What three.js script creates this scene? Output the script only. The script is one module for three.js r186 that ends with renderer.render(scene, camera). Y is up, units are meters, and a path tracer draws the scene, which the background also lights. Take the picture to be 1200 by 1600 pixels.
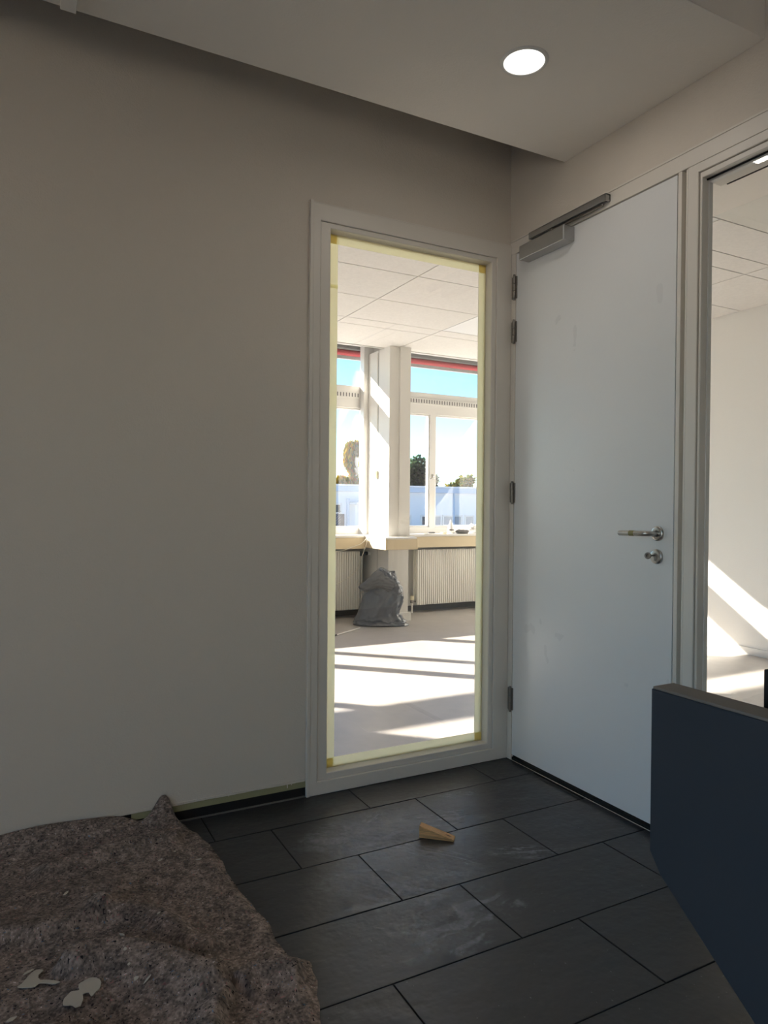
import * as THREE from 'three';
import { RoundedBoxGeometry } from 'three/addons/geometries/RoundedBoxGeometry.js';
import { Sky } from 'three/addons/objects/Sky.js';
import { RectAreaLightUniformsLib } from 'three/addons/lights/RectAreaLightUniformsLib.js';
import * as BGU from 'three/addons/utils/BufferGeometryUtils.js';

// ---------------------------------------------------------------- camera, sky, sun, exposure
const scene = new THREE.Scene();
const camera = new THREE.PerspectiveCamera(72.22, 1200 / 1600, 0.05, 400);
{
  const yaw = 0.487, pitch = -0.009, roll = 0.0085;
  const f = new THREE.Vector3(Math.sin(yaw) * Math.cos(pitch), Math.sin(pitch), -Math.cos(yaw) * Math.cos(pitch));
  const r0 = new THREE.Vector3(Math.cos(yaw), 0, Math.sin(yaw)), u0 = r0.clone().cross(f);
  const r = r0.clone().multiplyScalar(Math.cos(roll)).addScaledVector(u0, Math.sin(roll));
  const u = u0.clone().multiplyScalar(Math.cos(roll)).addScaledVector(r0, -Math.sin(roll));
  camera.position.set(-2.038, 1.168, 2.617);
  camera.quaternion.setFromRotationMatrix(new THREE.Matrix4().makeBasis(r, u, f.clone().negate()));
}
const renderer = new THREE.WebGLRenderer({ antialias: true });
renderer.toneMapping = THREE.LinearToneMapping;
renderer.toneMappingExposure = 1.2;
renderer.shadowMap.enabled = true;
renderer.shadowMap.type = THREE.PCFSoftShadowMap;

const SUN_AZ = 0.76, SUN_TAN = 0.456;                       // light travels towards +x and +z
const sunDir = new THREE.Vector3(-Math.sin(SUN_AZ), SUN_TAN, -Math.cos(SUN_AZ)).normalize();
const sky = new Sky();
sky.name = 'sky';
sky.scale.setScalar(300);
sky.material.uniforms.turbidity.value = 2;
sky.material.uniforms.rayleigh.value = 1.6;
sky.material.uniforms.mieCoefficient.value = 0.0007;
sky.material.uniforms.mieDirectionalG.value = 0.7;
sky.material.uniforms.sunPosition.value.copy(sunDir);
sky.material.uniforms.cloudCoverage.value = 0;
scene.add(sky);
scene.backgroundIntensity = 0.5;
const sun = new THREE.DirectionalLight(new THREE.Color().setRGB(1.0, 0.925, 0.81), 23);
sun.name = 'sun';
sun.position.copy(sunDir).multiplyScalar(40);
sun.target.position.set(0, 0, -2);
sun.castShadow = true;
sun.shadow.mapSize.set(4096, 4096);
Object.assign(sun.shadow.camera, { left: -14, right: 14, top: 12, bottom: -12, near: 1, far: 90 });
sun.shadow.bias = -0.0004;
scene.add(sun, sun.target);
RectAreaLightUniformsLib.init();
const DOWNLIGHT = 34;                                      // radiance of the recessed lamp's light

// ---------------------------------------------------------------- helpers
let seedState = 12345;
const rnd = () => { seedState = (seedState * 1664525 + 1013904223) >>> 0; return seedState / 4294967296; };
const rr = (a, b) => a + (b - a) * rnd();
const hash2 = (x, y) => { let h = (x * 374761393 + y * 668265263) | 0; h = Math.imul(h ^ (h >>> 13), 1274126177); return ((h ^ (h >>> 16)) >>> 0) / 4294967296; };
function vn(x, y) {
  const ix = Math.floor(x), iy = Math.floor(y), fx = x - ix, fy = y - iy, u = fx * fx * (3 - 2 * fx), v = fy * fy * (3 - 2 * fy);
  const a = hash2(ix, iy), b = hash2(ix + 1, iy), c = hash2(ix, iy + 1), d = hash2(ix + 1, iy + 1);
  return a + (b - a) * u + (c - a) * v + (a - b - c + d) * u * v;
}
const fbm = (x, y, o = 4) => { let s = 0, a = 0.5, t = 0; for (let i = 0; i < o; i++) { s += a * vn(x, y); t += a; x = x * 2.03 + 17.1; y = y * 2.03 + 5.3; a *= 0.5; } return s / t; };
const clamp = (x, a = 0, b = 1) => Math.min(b, Math.max(a, x));
const sm = (a, b, x) => { const t = clamp((x - a) / (b - a)); return t * t * (3 - 2 * t); };
function tex(n, fn, srgb, m = n) {
  const d = new Uint8Array(n * m * 4);
  for (let y = 0; y < m; y++) for (let x = 0; x < n; x++) {
    const c = fn(x / n, y / m), o = (y * n + x) * 4;
    d[o] = clamp(c[0]) * 255; d[o + 1] = clamp(c[1]) * 255; d[o + 2] = clamp(c[2]) * 255; d[o + 3] = 255;
  }
  const t = new THREE.DataTexture(d, n, m);
  t.wrapS = t.wrapT = THREE.RepeatWrapping; t.magFilter = THREE.LinearFilter; t.minFilter = THREE.LinearMipmapLinearFilter; t.generateMipmaps = true;
  if (srgb) t.colorSpace = THREE.SRGBColorSpace;
  t.needsUpdate = true;
  return t;
}
const grey = (v) => [v, v, v];
const used = {};
const numbered = (n) => { const k = used[n] = (used[n] ?? -1) + 1; return k ? `${n}_${String(k).padStart(3, '0')}` : n; };
const lin = (r, g, b) => new THREE.Color().setRGB(r, g, b);
const std = (o) => new THREE.MeshStandardMaterial(o);
const phy = (o) => new THREE.MeshPhysicalMaterial(o);
function mesh(name, geo, mat, parent) {
  const m = new THREE.Mesh(Array.isArray(geo) ? merge(geo) : geo, mat);
  m.castShadow = m.receiveShadow = true;
  if (parent) { m.name = name; parent.add(m); } else { m.name = numbered(name); scene.add(m); }
  return m;
}
function merge(list) {
  const l = list.map((g) => { const h = g.index ? g.toNonIndexed() : g.clone(); for (const k of Object.keys(h.attributes)) if (!['position', 'normal', 'uv'].includes(k)) h.deleteAttribute(k); return h; });
  return BGU.mergeGeometries(l);
}
function tag(o, label, category, group, kind) {
  if (label) o.userData.label = label;
  if (category) o.userData.category = category;
  if (group) o.userData.group = group;
  if (kind) o.userData.kind = kind;
  return o;
}
function group(name, pos = [0, 0, 0], ry = 0) { const g = new THREE.Group(); g.name = numbered(name); g.position.set(...pos); g.rotation.y = ry; scene.add(g); return g; }
const thing = (name, label, category, pos, ry, grp) => tag(group(name, pos, ry), label, category, grp);
const struct = (o) => tag(o, null, null, null, 'structure');
// uv in metres from the dominant axis of the normal
function metreUV(g, sx = 1, sy = 1, ox = 0, oy = 0) {
  const p = g.attributes.position, n = g.attributes.normal, uv = new Float32Array(p.count * 2);
  for (let i = 0; i < p.count; i++) {
    const ax = Math.abs(n.getX(i)), ay = Math.abs(n.getY(i)), az = Math.abs(n.getZ(i));
    const x = p.getX(i), y = p.getY(i), z = p.getZ(i);
    const [u, v] = ay >= ax && ay >= az ? [x, z] : ax >= az ? [z, y] : [x, y];
    uv[i * 2] = (u + ox) * sx; uv[i * 2 + 1] = (v + oy) * sy;
  }
  g.setAttribute('uv', new THREE.BufferAttribute(uv, 2));
  return g;
}
// box from corner to corner
function bx(x0, x1, y0, y1, z0, z1, r = 0, seg = 1) {
  const w = Math.abs(x1 - x0), h = Math.abs(y1 - y0), d = Math.abs(z1 - z0);
  let g = r > 0 ? new RoundedBoxGeometry(w, h, d, seg, Math.min(r, w * 0.49, h * 0.49, d * 0.49)) : new THREE.BoxGeometry(w, h, d);
  g.translate((x0 + x1) / 2, (y0 + y1) / 2, (z0 + z1) / 2);
  return metreUV(g);
}
const cyl = (r0, r1, h, n = 20) => new THREE.CylinderGeometry(r0, r1, h, n);
function tube(pts, r, n = 40, k = 8) { return new THREE.TubeGeometry(new THREE.CatmullRomCurve3(pts.map((p) => new THREE.Vector3(...p))), n, r, k); }
// plate in the xy plane with rectangular holes, between z0 and z1
function plate(x0, x1, y0, y1, holes, z0, z1, bevel = 0) {
  const s = new THREE.Shape([[x0, y0], [x1, y0], [x1, y1], [x0, y1]].map((p) => new THREE.Vector2(...p)));
  for (const [a, b, c, d] of holes) s.holes.push(new THREE.Path([[a, c], [a, d], [b, d], [b, c]].map((p) => new THREE.Vector2(...p))));
  const g = new THREE.ExtrudeGeometry(s, { depth: z1 - z0 - 2 * bevel, bevelEnabled: bevel > 0, bevelThickness: bevel, bevelSize: bevel, bevelOffset: -bevel, bevelSegments: 1 });
  g.translate(0, 0, z0 + bevel);
  return metreUV(g);
}
// the same for the door wall: u runs along z, the plate lies between x0 and x1
function plateX(z0, z1, y0, y1, holes, x0, x1, bevel = 0) {
  const g = plate(-z1, -z0, y0, y1, holes.map(([a, b, c, d]) => [-b, -a, c, d]), x0, x1, bevel);
  g.rotateY(Math.PI / 2);                                   // (x, z) -> (z, -x)
  return metreUV(g);
}

// ---------------------------------------------------------------- materials
const plasterBump = tex(512, (u, v) => grey(0.5 + 0.35 * (fbm(u * 64, v * 64, 3) - 0.5) + 0.4 * (vn(u * 190, v * 190) - 0.5)), false);
plasterBump.repeat.set(1.6, 1.6);
const slateAt = (x, z) => {                                  // x in -2.4..0, z in 0..2.4
  const streak = fbm(x * 5 + z * 9, z * 16 - x * 4, 5), fine = fbm(x * 60, z * 60, 3), big = fbm(x * 2.2 + 3, z * 2.2, 3);
  return { streak, fine, big };
};
const smear = (x, z) => {                                    // dried plaster dust wiped over the tiles
  let s = 0;
  const add = (cx, cz, rx, rz, a, sc) => {
    const c = Math.cos(a), q = Math.sin(a), dx = x - cx, dz = z - cz, u = (dx * c + dz * q) / rx, v = (-dx * q + dz * c) / rz, d = Math.sqrt(u * u + v * v);
    const ragged = d + 0.9 * (fbm(x * 14 + 9, z * 14, 4) - 0.5);
    const wob = fbm(x * 9, z * 9, 2) * 4, grain = sm(0.42, 0.68, fbm(u * 5 * sc + wob, v * 9 * sc + wob, 5)) * 0.75 + 0.25 * sm(0.5, 0.6, fbm(x * 90, z * 90, 2));
    s = Math.max(s, (ragged < 1 ? 1 : 0) * sm(1, 0.55, ragged) * grain);
  };
  add(-0.98, 0.36, 0.17, 0.1, 0.5, 1); add(-0.85, 0.3, 0.13, 0.05, -0.5, 1); add(-0.78, 0.62, 0.22, 0.05, 0.9, 1);
  add(-0.6, 0.42, 0.14, 0.07, 0.2, 1); add(-1.02, 0.72, 0.22, 0.14, 0.7, 0.8); add(-0.92, 0.98, 0.26, 0.14, -0.3, 0.7); add(-0.95, 0.42, 0.26, 0.16, 0.3, 0.6);
  add(-0.5, 0.75, 0.16, 0.06, 0.4, 1); add(-0.45, 0.25, 0.1, 0.03, 0.3, 1.2);
  return s;
};
const slateMap = tex(1024, (u, v) => {
  const x = u * 2.4 - 2.4, z = v * 2.4, { streak, fine, big } = slateAt(x, z), d = smear(x, z);
  const k = 0.225 + 0.06 * (streak - 0.5) + 0.05 * (fine - 0.5) + 0.03 * (big - 0.5) + (hash2(Math.floor(u * 900), Math.floor(v * 900)) > 0.9994 ? 0.25 : 0) + 0.3 * d;
  return [k * 0.975, k * 0.985, k * 1.02];
}, true);
const slateBump = tex(1024, (u, v) => {
  const x = u * 2.4 - 2.4, z = v * 2.4, { streak, fine } = slateAt(x, z);
  return grey(0.5 + 0.7 * (streak - 0.5) + 0.25 * (fine - 0.5));
}, false);
const slateRough = tex(512, (u, v) => {
  const x = u * 2.4 - 2.4, z = v * 2.4, { streak, fine } = slateAt(x, z);
  return grey(0.44 + 0.25 * (streak - 0.5) + 0.2 * (fine - 0.5) + 0.2 * smear(x, z));
}, false);
for (const t of [slateMap, slateBump, slateRough]) t.repeat.set(1 / 2.4, 1 / 2.4);
const doorRough = tex(1024, (u, v) => {                      // wipe marks: arcs of dried cleaning film
  let s = 0;
  for (let i = 0; i < 9; i++) {
    const cx = 0.15 + 0.7 * hash2(i, 3), cy = 0.3 + 0.45 * hash2(i, 7), r = 0.05 + 0.16 * hash2(i, 11), dx = u - cx, dy = (v - cy) * 2.3, d = Math.hypot(dx, dy), a = Math.atan2(dy, dx) + hash2(i, 5) * 6;
    const arc = Math.exp(-(((d - r) / 0.03) ** 2)) * sm(-0.3, 0.6, Math.sin(a));
    s += arc * sm(0.4, 0.7, fbm(d * 90, a * 3 + i * 7, 3));
  }
  return grey(0.34 + 0.3 * clamp(s) + 0.1 * (fbm(u * 9, v * 18, 3) - 0.5));
}, false);
const doorBump = tex(512, (u, v) => grey(0.5 + 0.5 * (fbm(u * 70, v * 150, 3) - 0.5) + 0.5 * (fbm(u * 5, v * 12, 2) - 0.5)), false);
const fleeceMap = tex(1024, (u, v) => {
  const n = fbm(u * 110, v * 110, 3), m = fbm(u * 26 + 4, v * 26, 3), h = hash2(Math.floor(u * 700), Math.floor(v * 700)), fib = fbm(u * 40, v * 260, 2), fib2 = fbm(u * 260 + 7, v * 40, 2);
  let k = 0.5 + 0.42 * (n - 0.5) + 0.3 * (m - 0.5) + 0.06 * (Math.max(fib, fib2) - 0.6), c = [k * 1.06, k * 0.95, k * 0.88];
  const w = vn(u * 170 + 40, v * 170), q = vn(u * 120 + 90, v * 120);
  if (w > 0.88) c = [0.14, 0.12, 0.13];
  else if (w < 0.07) c = [k * 1.5, k * 1.4, k * 1.38];
  if (q > 0.93) c = [k * 1.22, k * 0.88, k * 0.86];
  else if (q < 0.05) c = [k * 0.75, k * 0.95, k * 1.15];
  if (h > 0.997) c = [0.55, 0.52, 0.48];
  return c;
}, true);
const fleeceBump = tex(512, (u, v) => grey(fbm(u * 80, v * 80, 4)), false);
for (const t of [fleeceMap, fleeceBump]) t.repeat.set(1.5, 1.5);
const linoMap = tex(512, (u, v) => { const k = 0.69 + 0.05 * (fbm(u * 30, v * 30, 4) - 0.5) + 0.05 * (fbm(u * 5, v * 5, 2) - 0.5); return [k, k * 0.965, k * 0.93]; }, true);
linoMap.repeat.set(0.5, 0.5);
const tileMap = tex(256, (u, v) => { const k = 0.945 + 0.04 * (fbm(u * 60, v * 60, 3) - 0.5); return [k, k * 0.985, k * 0.965]; }, true);
const woodMap = tex(256, (u, v) => {
  const g = fbm(u * 3, v * 34, 3), f = fbm(u * 14, v * 150, 2), knot = Math.hypot((u - 0.82) * 1.2, v - 0.5), k = 0.75 + 0.4 * (g - 0.5) + 0.2 * (f - 0.5), q = knot < 0.1 ? 0.55 : 1;
  return [1.12 * k * q, 0.88 * k * q * (q < 1 ? 0.8 : 1), 0.6 * k * q * (q < 1 ? 0.7 : 1)];
}, true);
const M = {
  wall: std({ color: lin(0.745, 0.675, 0.585), roughness: 0.92, bumpMap: plasterBump, bumpScale: 0.0012 }),
  roomWall: std({ color: lin(0.86, 0.845, 0.8), roughness: 0.92, bumpMap: plasterBump, bumpScale: 0.001 }),
  soffit: std({ color: lin(0.92, 0.87, 0.8), roughness: 0.95, bumpMap: plasterBump, bumpScale: 0.0008 }),
  frame: std({ color: lin(0.8, 0.745, 0.665), roughness: 0.42 }),
  white: std({ color: lin(0.82, 0.8, 0.76), roughness: 0.4 }),
  door: phy({ color: lin(0.83, 0.83, 0.82), roughness: 0.9, roughnessMap: doorRough, bumpMap: doorBump, bumpScale: 0.0006 }),
  gap: std({ color: lin(0.012, 0.011, 0.01), roughness: 0.95 }),
  slate: phy({ map: slateMap, roughness: 1, roughnessMap: slateRough, bumpMap: slateBump, bumpScale: 0.0035 }),
  grout: std({ color: lin(0.006, 0.006, 0.006), roughness: 0.95 }),
  sealant: std({ color: lin(0.16, 0.15, 0.14), roughness: 0.8 }),
  lino: phy({ map: linoMap, roughness: 0.42 }),
  ceilTile: std({ map: tileMap, roughness: 0.95 }),
  ceilPlain: std({ color: lin(0.8, 0.78, 0.72), roughness: 0.95 }),
  grid: std({ color: lin(0.3, 0.29, 0.27), roughness: 0.8 }),
  glass: phy({ color: lin(1, 1, 1), transmission: 1, thickness: 0, roughness: 0, ior: 1.5 }),
  tape: phy({ color: lin(0.98, 0.955, 0.78), transmission: 0.88, thickness: 0, roughness: 0.9 }),
  tapeDouble: phy({ color: lin(0.95, 0.86, 0.55), transmission: 0.84, thickness: 0, roughness: 0.9 }),
  tapeOpaque: std({ color: lin(0.38, 0.36, 0.2), roughness: 0.85 }),
  steel: std({ color: lin(0.52, 0.5, 0.47), metalness: 1, roughness: 0.3 }),
  darkSteel: std({ color: lin(0.27, 0.245, 0.22), metalness: 0.9, roughness: 0.42 }),
  alu: std({ color: lin(0.46, 0.46, 0.45), metalness: 0.85, roughness: 0.42 }),
  navy: std({ color: lin(0.032, 0.042, 0.058), roughness: 0.55 }),
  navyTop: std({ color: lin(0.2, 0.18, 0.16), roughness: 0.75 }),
  black: std({ color: lin(0.012, 0.011, 0.011), roughness: 0.6 }),
  fleece: std({ map: fleeceMap, roughness: 1, bumpMap: fleeceBump, bumpScale: 0.0016, side: THREE.DoubleSide }),
  flake: std({ color: lin(0.62, 0.57, 0.48), roughness: 0.9, side: THREE.DoubleSide }),
  wood: std({ map: woodMap, roughness: 0.7 }),
  bag: phy({ color: lin(0.105, 0.118, 0.14), roughness: 0.24, clearcoat: 0.8, clearcoatRoughness: 0.15, side: THREE.DoubleSide }),
  bagDark: std({ color: lin(0.115, 0.117, 0.122), roughness: 0.5, side: THREE.DoubleSide }),
  radiator: std({ color: lin(0.87, 0.845, 0.77), roughness: 0.45 }),
  fascia: std({ color: lin(0.72, 0.6, 0.4), roughness: 0.6 }),
  column: std({ color: lin(0.84, 0.815, 0.755), roughness: 0.8 }),
  cream: std({ color: lin(0.78, 0.71, 0.5), roughness: 0.6 }),
  red: std({ color: lin(0.45, 0.06, 0.07), roughness: 0.85 }),
  greyMetal: std({ color: lin(0.17, 0.165, 0.16), roughness: 0.6 }),
  cable: std({ color: lin(0.8, 0.75, 0.62), roughness: 0.6 }),
  render: std({ color: lin(0.88, 0.89, 0.9), roughness: 0.9 }),
  fasciaOut: std({ color: lin(0.6, 0.68, 0.8), roughness: 0.8 }),
  darkPane: phy({ color: lin(0.03, 0.045, 0.07), roughness: 0.08 }),
  palePane: phy({ color: lin(0.3, 0.36, 0.42), roughness: 0.1 }),
  ground: std({ color: lin(0.42, 0.4, 0.37), roughness: 0.95 }),
  roof: std({ color: lin(0.3, 0.3, 0.31), roughness: 0.9 }),
  lampGlow: std({ color: lin(0.9, 0.9, 0.9), emissive: new THREE.Color(1, 0.97, 0.92), emissiveIntensity: 2.2 }),
  acrylic: std({ color: lin(0.92, 0.92, 0.92), roughness: 0.5 }),
};

// ---------------------------------------------------------------- dimensions
const HC = 2.77, ZF = -4.15, XE = 3.18, XW = -4.32, ZS = 4.4, XV = -4.7;     // classroom ceiling, facade, far wall; vestibule end
const SOF = 2.611, UP = 3.05;

// ---------------------------------------------------------------- vestibule shell
{
  const w = struct(mesh('wall_left', plate(XV, 0.0, 0.067, UP, [[-0.99, -0.0, -1, 2.372]].map(([a, b, c, d]) => [a, b - 0.0005, 0.0671, d]), -0.1, 0), M.wall));
  mesh('paint_lip', (() => {                                 // thick hand-painted edge just above the tape, with two runs
    const g = [];
    for (let i = 0; i < 40; i++) { const a = -2.6 + i * 0.04, b = a + 0.0402; g.push(bx(a, b, 0.0645 - 0.003 * fbm(i * 0.7, 2, 2), 0.0725, -0.002, 0.0032, 0.0015)); }
    for (const [x, l] of [[-1.075, 0.016], [-1.058, 0.007], [-1.31, 0.005]]) g.push(bx(x - 0.0016, x + 0.0016, 0.066 - l, 0.068, 0, 0.0055, 0.0012));
    return g;
  })(), M.wall, w);
  const b = struct(mesh('baseboard_left', [bx(XV, -0.99, 0.004, 0.067, -0.1, -0.002)], M.black));
  mesh('sealant_line', bx(XV, -0.99, 0.0, 0.005, -0.1, 0.004), M.sealant, b);
  tag(mesh('masking_tape', bx(-1.66, -0.994, 0.0385, 0.0645, -0.002, -0.0008), M.tapeOpaque), 'olive masking tape strip along the wall foot, just above the black plinth', 'tape');
}
struct(mesh('wall_right', plateX(0, ZS, 0, UP, [[0.005, 2.355, 0, 2.385]].map(([a, b, c, d]) => [a, b, 0.0005, d]), 0, 0.1), M.wall));
struct(mesh('wall_back', bx(XV, 0.1, 0, UP, ZS, ZS + 0.1), M.wall));
{                                                            // glazed entrance at the far end of the corridor
  struct(mesh('wall_end', plateX(-0.1, ZS + 0.1, 0, UP, [[1.5, 4.2, 0.0005, 2.4]], XV - 0.1, XV), M.wall));
  const w = struct(group('window_8'));
  mesh('window_frame', plateX(1.5, 4.2, 0.001, 2.4, [[1.58, 2.81, 0.1, 2.32], [2.89, 4.12, 0.1, 2.32]], XV - 0.095, XV + 0.005, 0.003), M.frame, w);
  for (const [a, b] of [[1.575, 2.815], [2.885, 4.125]]) mesh('pane', bx(XV - 0.05, XV - 0.045, 0.095, 2.325, a, b), M.glass, w);
}
struct(mesh('ceiling', bx(XV - 0.1, 0.1, UP, UP + 0.1, -0.1, ZS + 0.1), M.soffit));
struct(mesh('ceiling', bx(XV, 0, SOF, UP, 0.358, 1.242, 0.002), M.soffit));   // lowered box with the lamp
{
  const fl = struct(group('floor'));
  mesh('grout_bed', bx(XV, 0.1, -0.06, -0.004, -0.1, ZS), M.grout, fl);
  const P = 0.3048, L = 0.6, gap = 0.0022;
  for (let k = -1; k * P + 0.2109 < ZS; k++) {
    const z0 = Math.max(0.2109 + k * P, -0.002) + gap, z1 = Math.min(0.2109 + (k + 1) * P, ZS) - gap;
    let ph = (-0.413 + 0.2 * (k - 1)) % L; if (ph > 0) ph -= L;
    for (let x = ph; x > XV - L; x -= L) {
      if (x === ph && ph < -0.01) addTile(x, 0, z0, z1);
      addTile(x - L, x, z0, z1);
    }
  }
  function addTile(x0, x1, z0, z1) {
    x0 = Math.max(x0, XV) + gap; x1 = Math.min(x1, 0) - gap;
    if (x1 - x0 < 0.01) return;
    const g = new RoundedBoxGeometry(x1 - x0, 0.01, z1 - z0, 1, 0.0012);
    const m = mesh('tile', g, M.slate, fl);
    const y = -0.005 + rr(-0.0004, 0.0004);
    g.translate((x0 + x1) / 2, y, (z0 + z1) / 2); metreUV(g, 1, 1);
  }
}

// ---------------------------------------------------------------- window_1: glazed panel in the left wall
{
  const w = struct(group('window_1'));
  mesh('window_frame', [
    plate(-0.99, -0.001, 0.001, 2.372, [[-0.953, -0.082, 0.055, 2.305]], -0.112, 0.012, 0.002),
    plate(-0.953, -0.082, 0.055, 2.305, [[-0.907, -0.107, 0.082, 2.283]], -0.105, 0.004, 0.0025),
  ], M.frame, w);
  mesh('edge_trim', [bx(-0.999, -0.985, 0.001, 2.379, 0, 0.016, 0.002), bx(-0.999, -0.001, 2.372, 2.379, 0, 0.004, 0.001)], M.frame, w);
  const r = 0.012;
  mesh('glazing_bead', [bx(-0.907, -0.907 + r, 0.082, 2.283, -0.062, -0.046, 0.002), bx(-0.107 - r, -0.107, 0.082, 2.283, -0.062, -0.046, 0.002), bx(-0.907, -0.107, 0.082, 0.082 + r, -0.062, -0.046, 0.002), bx(-0.907, -0.107, 2.283 - r, 2.283, -0.062, -0.046, 0.002)], M.frame, w);
  mesh('pane', bx(-0.906, -0.108, 0.083, 2.282, -0.0455, -0.041), M.glass, w);
}
const TG = 'masking tape strips round the glass panel';
{
  const z = -0.0405, t = 0.0006;
  tag(mesh('masking_tape', bx(-0.902, -0.856, 0.086, 2.279, z, z + t), M.tape), 'pale yellow masking tape strip down the left edge of the glass panel', 'tape', TG);
  tag(mesh('masking_tape', bx(-0.149, -0.109, 0.086, 2.279, z, z + t), M.tape), 'pale yellow masking tape strip down the right edge of the glass panel', 'tape', TG);
  const ends = (m, y0, y1) => { for (const [a, b] of [[-0.902, -0.862], [-0.149, -0.111]]) mesh('doubled_end', bx(a, b, y0, y1, z + 2 * t + 0.0002, z + 3 * t), M.tapeDouble, m); return m; };   // ends folded back on themselves
  tag(ends(mesh('masking_tape', bx(-0.902, -0.110, 2.241, 2.2795, z + t + 0.0002, z + 2 * t), M.tape), 2.242, 2.279), 'pale yellow masking tape strip across the top edge of the glass panel', 'tape', TG);
  tag(ends(mesh('masking_tape', bx(-0.903, -0.110, 0.0845, 0.125, z + t + 0.0002, z + 2 * t), M.tape), 0.085, 0.122), 'pale yellow masking tape strip across the bottom edge of the glass panel', 'tape', TG);
  tag(mesh('masking_tape', bx(-0.903, -0.855, 2.06, 2.075, z + t + 0.0002, z + 2 * t), M.tape), 'short patch of masking tape lapping the left strip near its top', 'tape', TG);
}

// ---------------------------------------------------------------- door_1 and its hardware
{
  const d = struct(group('door_1'));
  mesh('door_frame', [
    bx(0.0, 0.115, 0, 2.385, 0.004, 0.0395, 0.002), bx(0.0, 0.115, 0, 2.331, 0.9285, 0.945, 0.002), bx(-0.002, 0.115, 2.3305, 2.386, 0.002, 2.36, 0.002),
    bx(0.05, 0.115, 0, 2.331, 0.03, 0.06), bx(0.05, 0.115, 0, 2.331, 0.905, 0.935),
  ], M.frame, d);
  mesh('frame_trim', bx(-0.005, 0.0, 2.3855, 2.393, 0.0, 2.37, 0.001), M.frame, d);
  mesh('threshold', bx(0.004, 0.115, 0.0, 0.014, 0.0395, 0.9285, 0.002), M.gap, d);
  const leafG = bx(0.001, 0.045, 0.026, 2.3258, 0.0438, 0.9246, 0.0012);
  { const p = leafG.attributes.position, uv = leafG.attributes.uv; for (let i = 0; i < p.count; i++) uv.setXY(i, (p.getZ(i) - 0.0435) / 0.882, p.getY(i) / 2.33); }
  const leaf = mesh('leaf', leafG, M.door, d);
  mesh('door_seal', [bx(0.014, 0.05, 0.014, 2.3305, 0.9246, 0.929), bx(0.014, 0.05, 2.3258, 2.3305, 0.0395, 0.929), bx(0.014, 0.05, 0.014, 2.3305, 0.0395, 0.0438)], M.gap, d);
  // lever handle on a round rose
  const rose = (y, z) => { const g = new THREE.LatheGeometry([[0, 0.010], [0.019, 0.010], [0.0245, 0.0085], [0.0265, 0.005], [0.0265, 0]].map((p) => new THREE.Vector2(...p)), 40); g.rotateZ(Math.PI / 2); g.translate(0.001, y, z); return g; };
  const lever = [rose(1.077, 0.860), tube([[0.0, 1.077, 0.86], [-0.03, 1.077, 0.86], [-0.047, 1.077, 0.857], [-0.056, 1.077, 0.845], [-0.058, 1.0765, 0.82], [-0.058, 1.0755, 0.77], [-0.058, 1.075, 0.738]], 0.0095, 48, 16)];
  { const s = new THREE.SphereGeometry(0.0095, 16, 12); s.translate(-0.058, 1.075, 0.738); lever.push(s); const n = cyl(0.012, 0.012, 0.012, 24); n.rotateZ(Math.PI / 2); n.translate(-0.012, 1.077, 0.86); lever.push(n); }
  mesh('lever_handle', lever, M.steel, leaf);
  mesh('paint_smear', (() => { const g = tube([[-0.058, 1.0765, 0.808], [-0.058, 1.0762, 0.797], [-0.058, 1.076, 0.785]], 0.0101, 12, 14); return g; })(), std({ color: lin(0.25, 0.22, 0.09), roughness: 0.7 }), leaf);
  const lock = [rose(0.994, 0.857)];
  mesh('lock_rose', lock, M.steel, leaf);
  { const c = cyl(0.0085, 0.0085, 0.013, 20); c.rotateZ(Math.PI / 2); c.translate(-0.0045, 0.998, 0.857); const s = bx(-0.0115, 0.0, 0.979, 0.998, 0.852, 0.862, 0.002); mesh('cylinder_lock', [c, s], M.darkSteel, leaf); }
  { const bow = new THREE.TorusGeometry(0.0085, 0.0035, 10, 20); bow.rotateY(Math.PI / 2); bow.rotateY(0.5); bow.translate(-0.046, 0.9985, 0.857); mesh('key', [bx(-0.040, -0.01, 0.9955, 1.0015, 0.8558, 0.8582, 0.0008), bow, bx(-0.0475, -0.0435, 0.990, 1.007, 0.849, 0.865, 0.0015)], M.darkSteel, leaf); }
  for (const [a, b] of [[2.123, 2.224], [1.924, 2.018], [1.188, 1.277], [0.232, 0.333]]) {
    const g = [], n = 3, s = (b - a) / n;
    for (let i = 0; i < n; i++) { const c = cyl(0.0078, 0.0078, s - 0.0025, 16); c.translate(-0.0085, a + (i + 0.5) * s, 0.0405); g.push(c); }
    for (const y of [a - 0.004, b + 0.004]) { const c = cyl(0.005, 0.0065, 0.008, 14); if (y > b) c.rotateX(0); else c.rotateX(Math.PI); c.translate(-0.0085, y, 0.0405); g.push(c); }
    g.push(bx(-0.0045, 0.001, a, b, 0.018, 0.0395, 0.001), bx(-0.0045, 0.002, a, b, 0.0425, 0.052, 0.001));
    mesh('hinge', g, M.darkSteel, d);
  }
}
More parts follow.
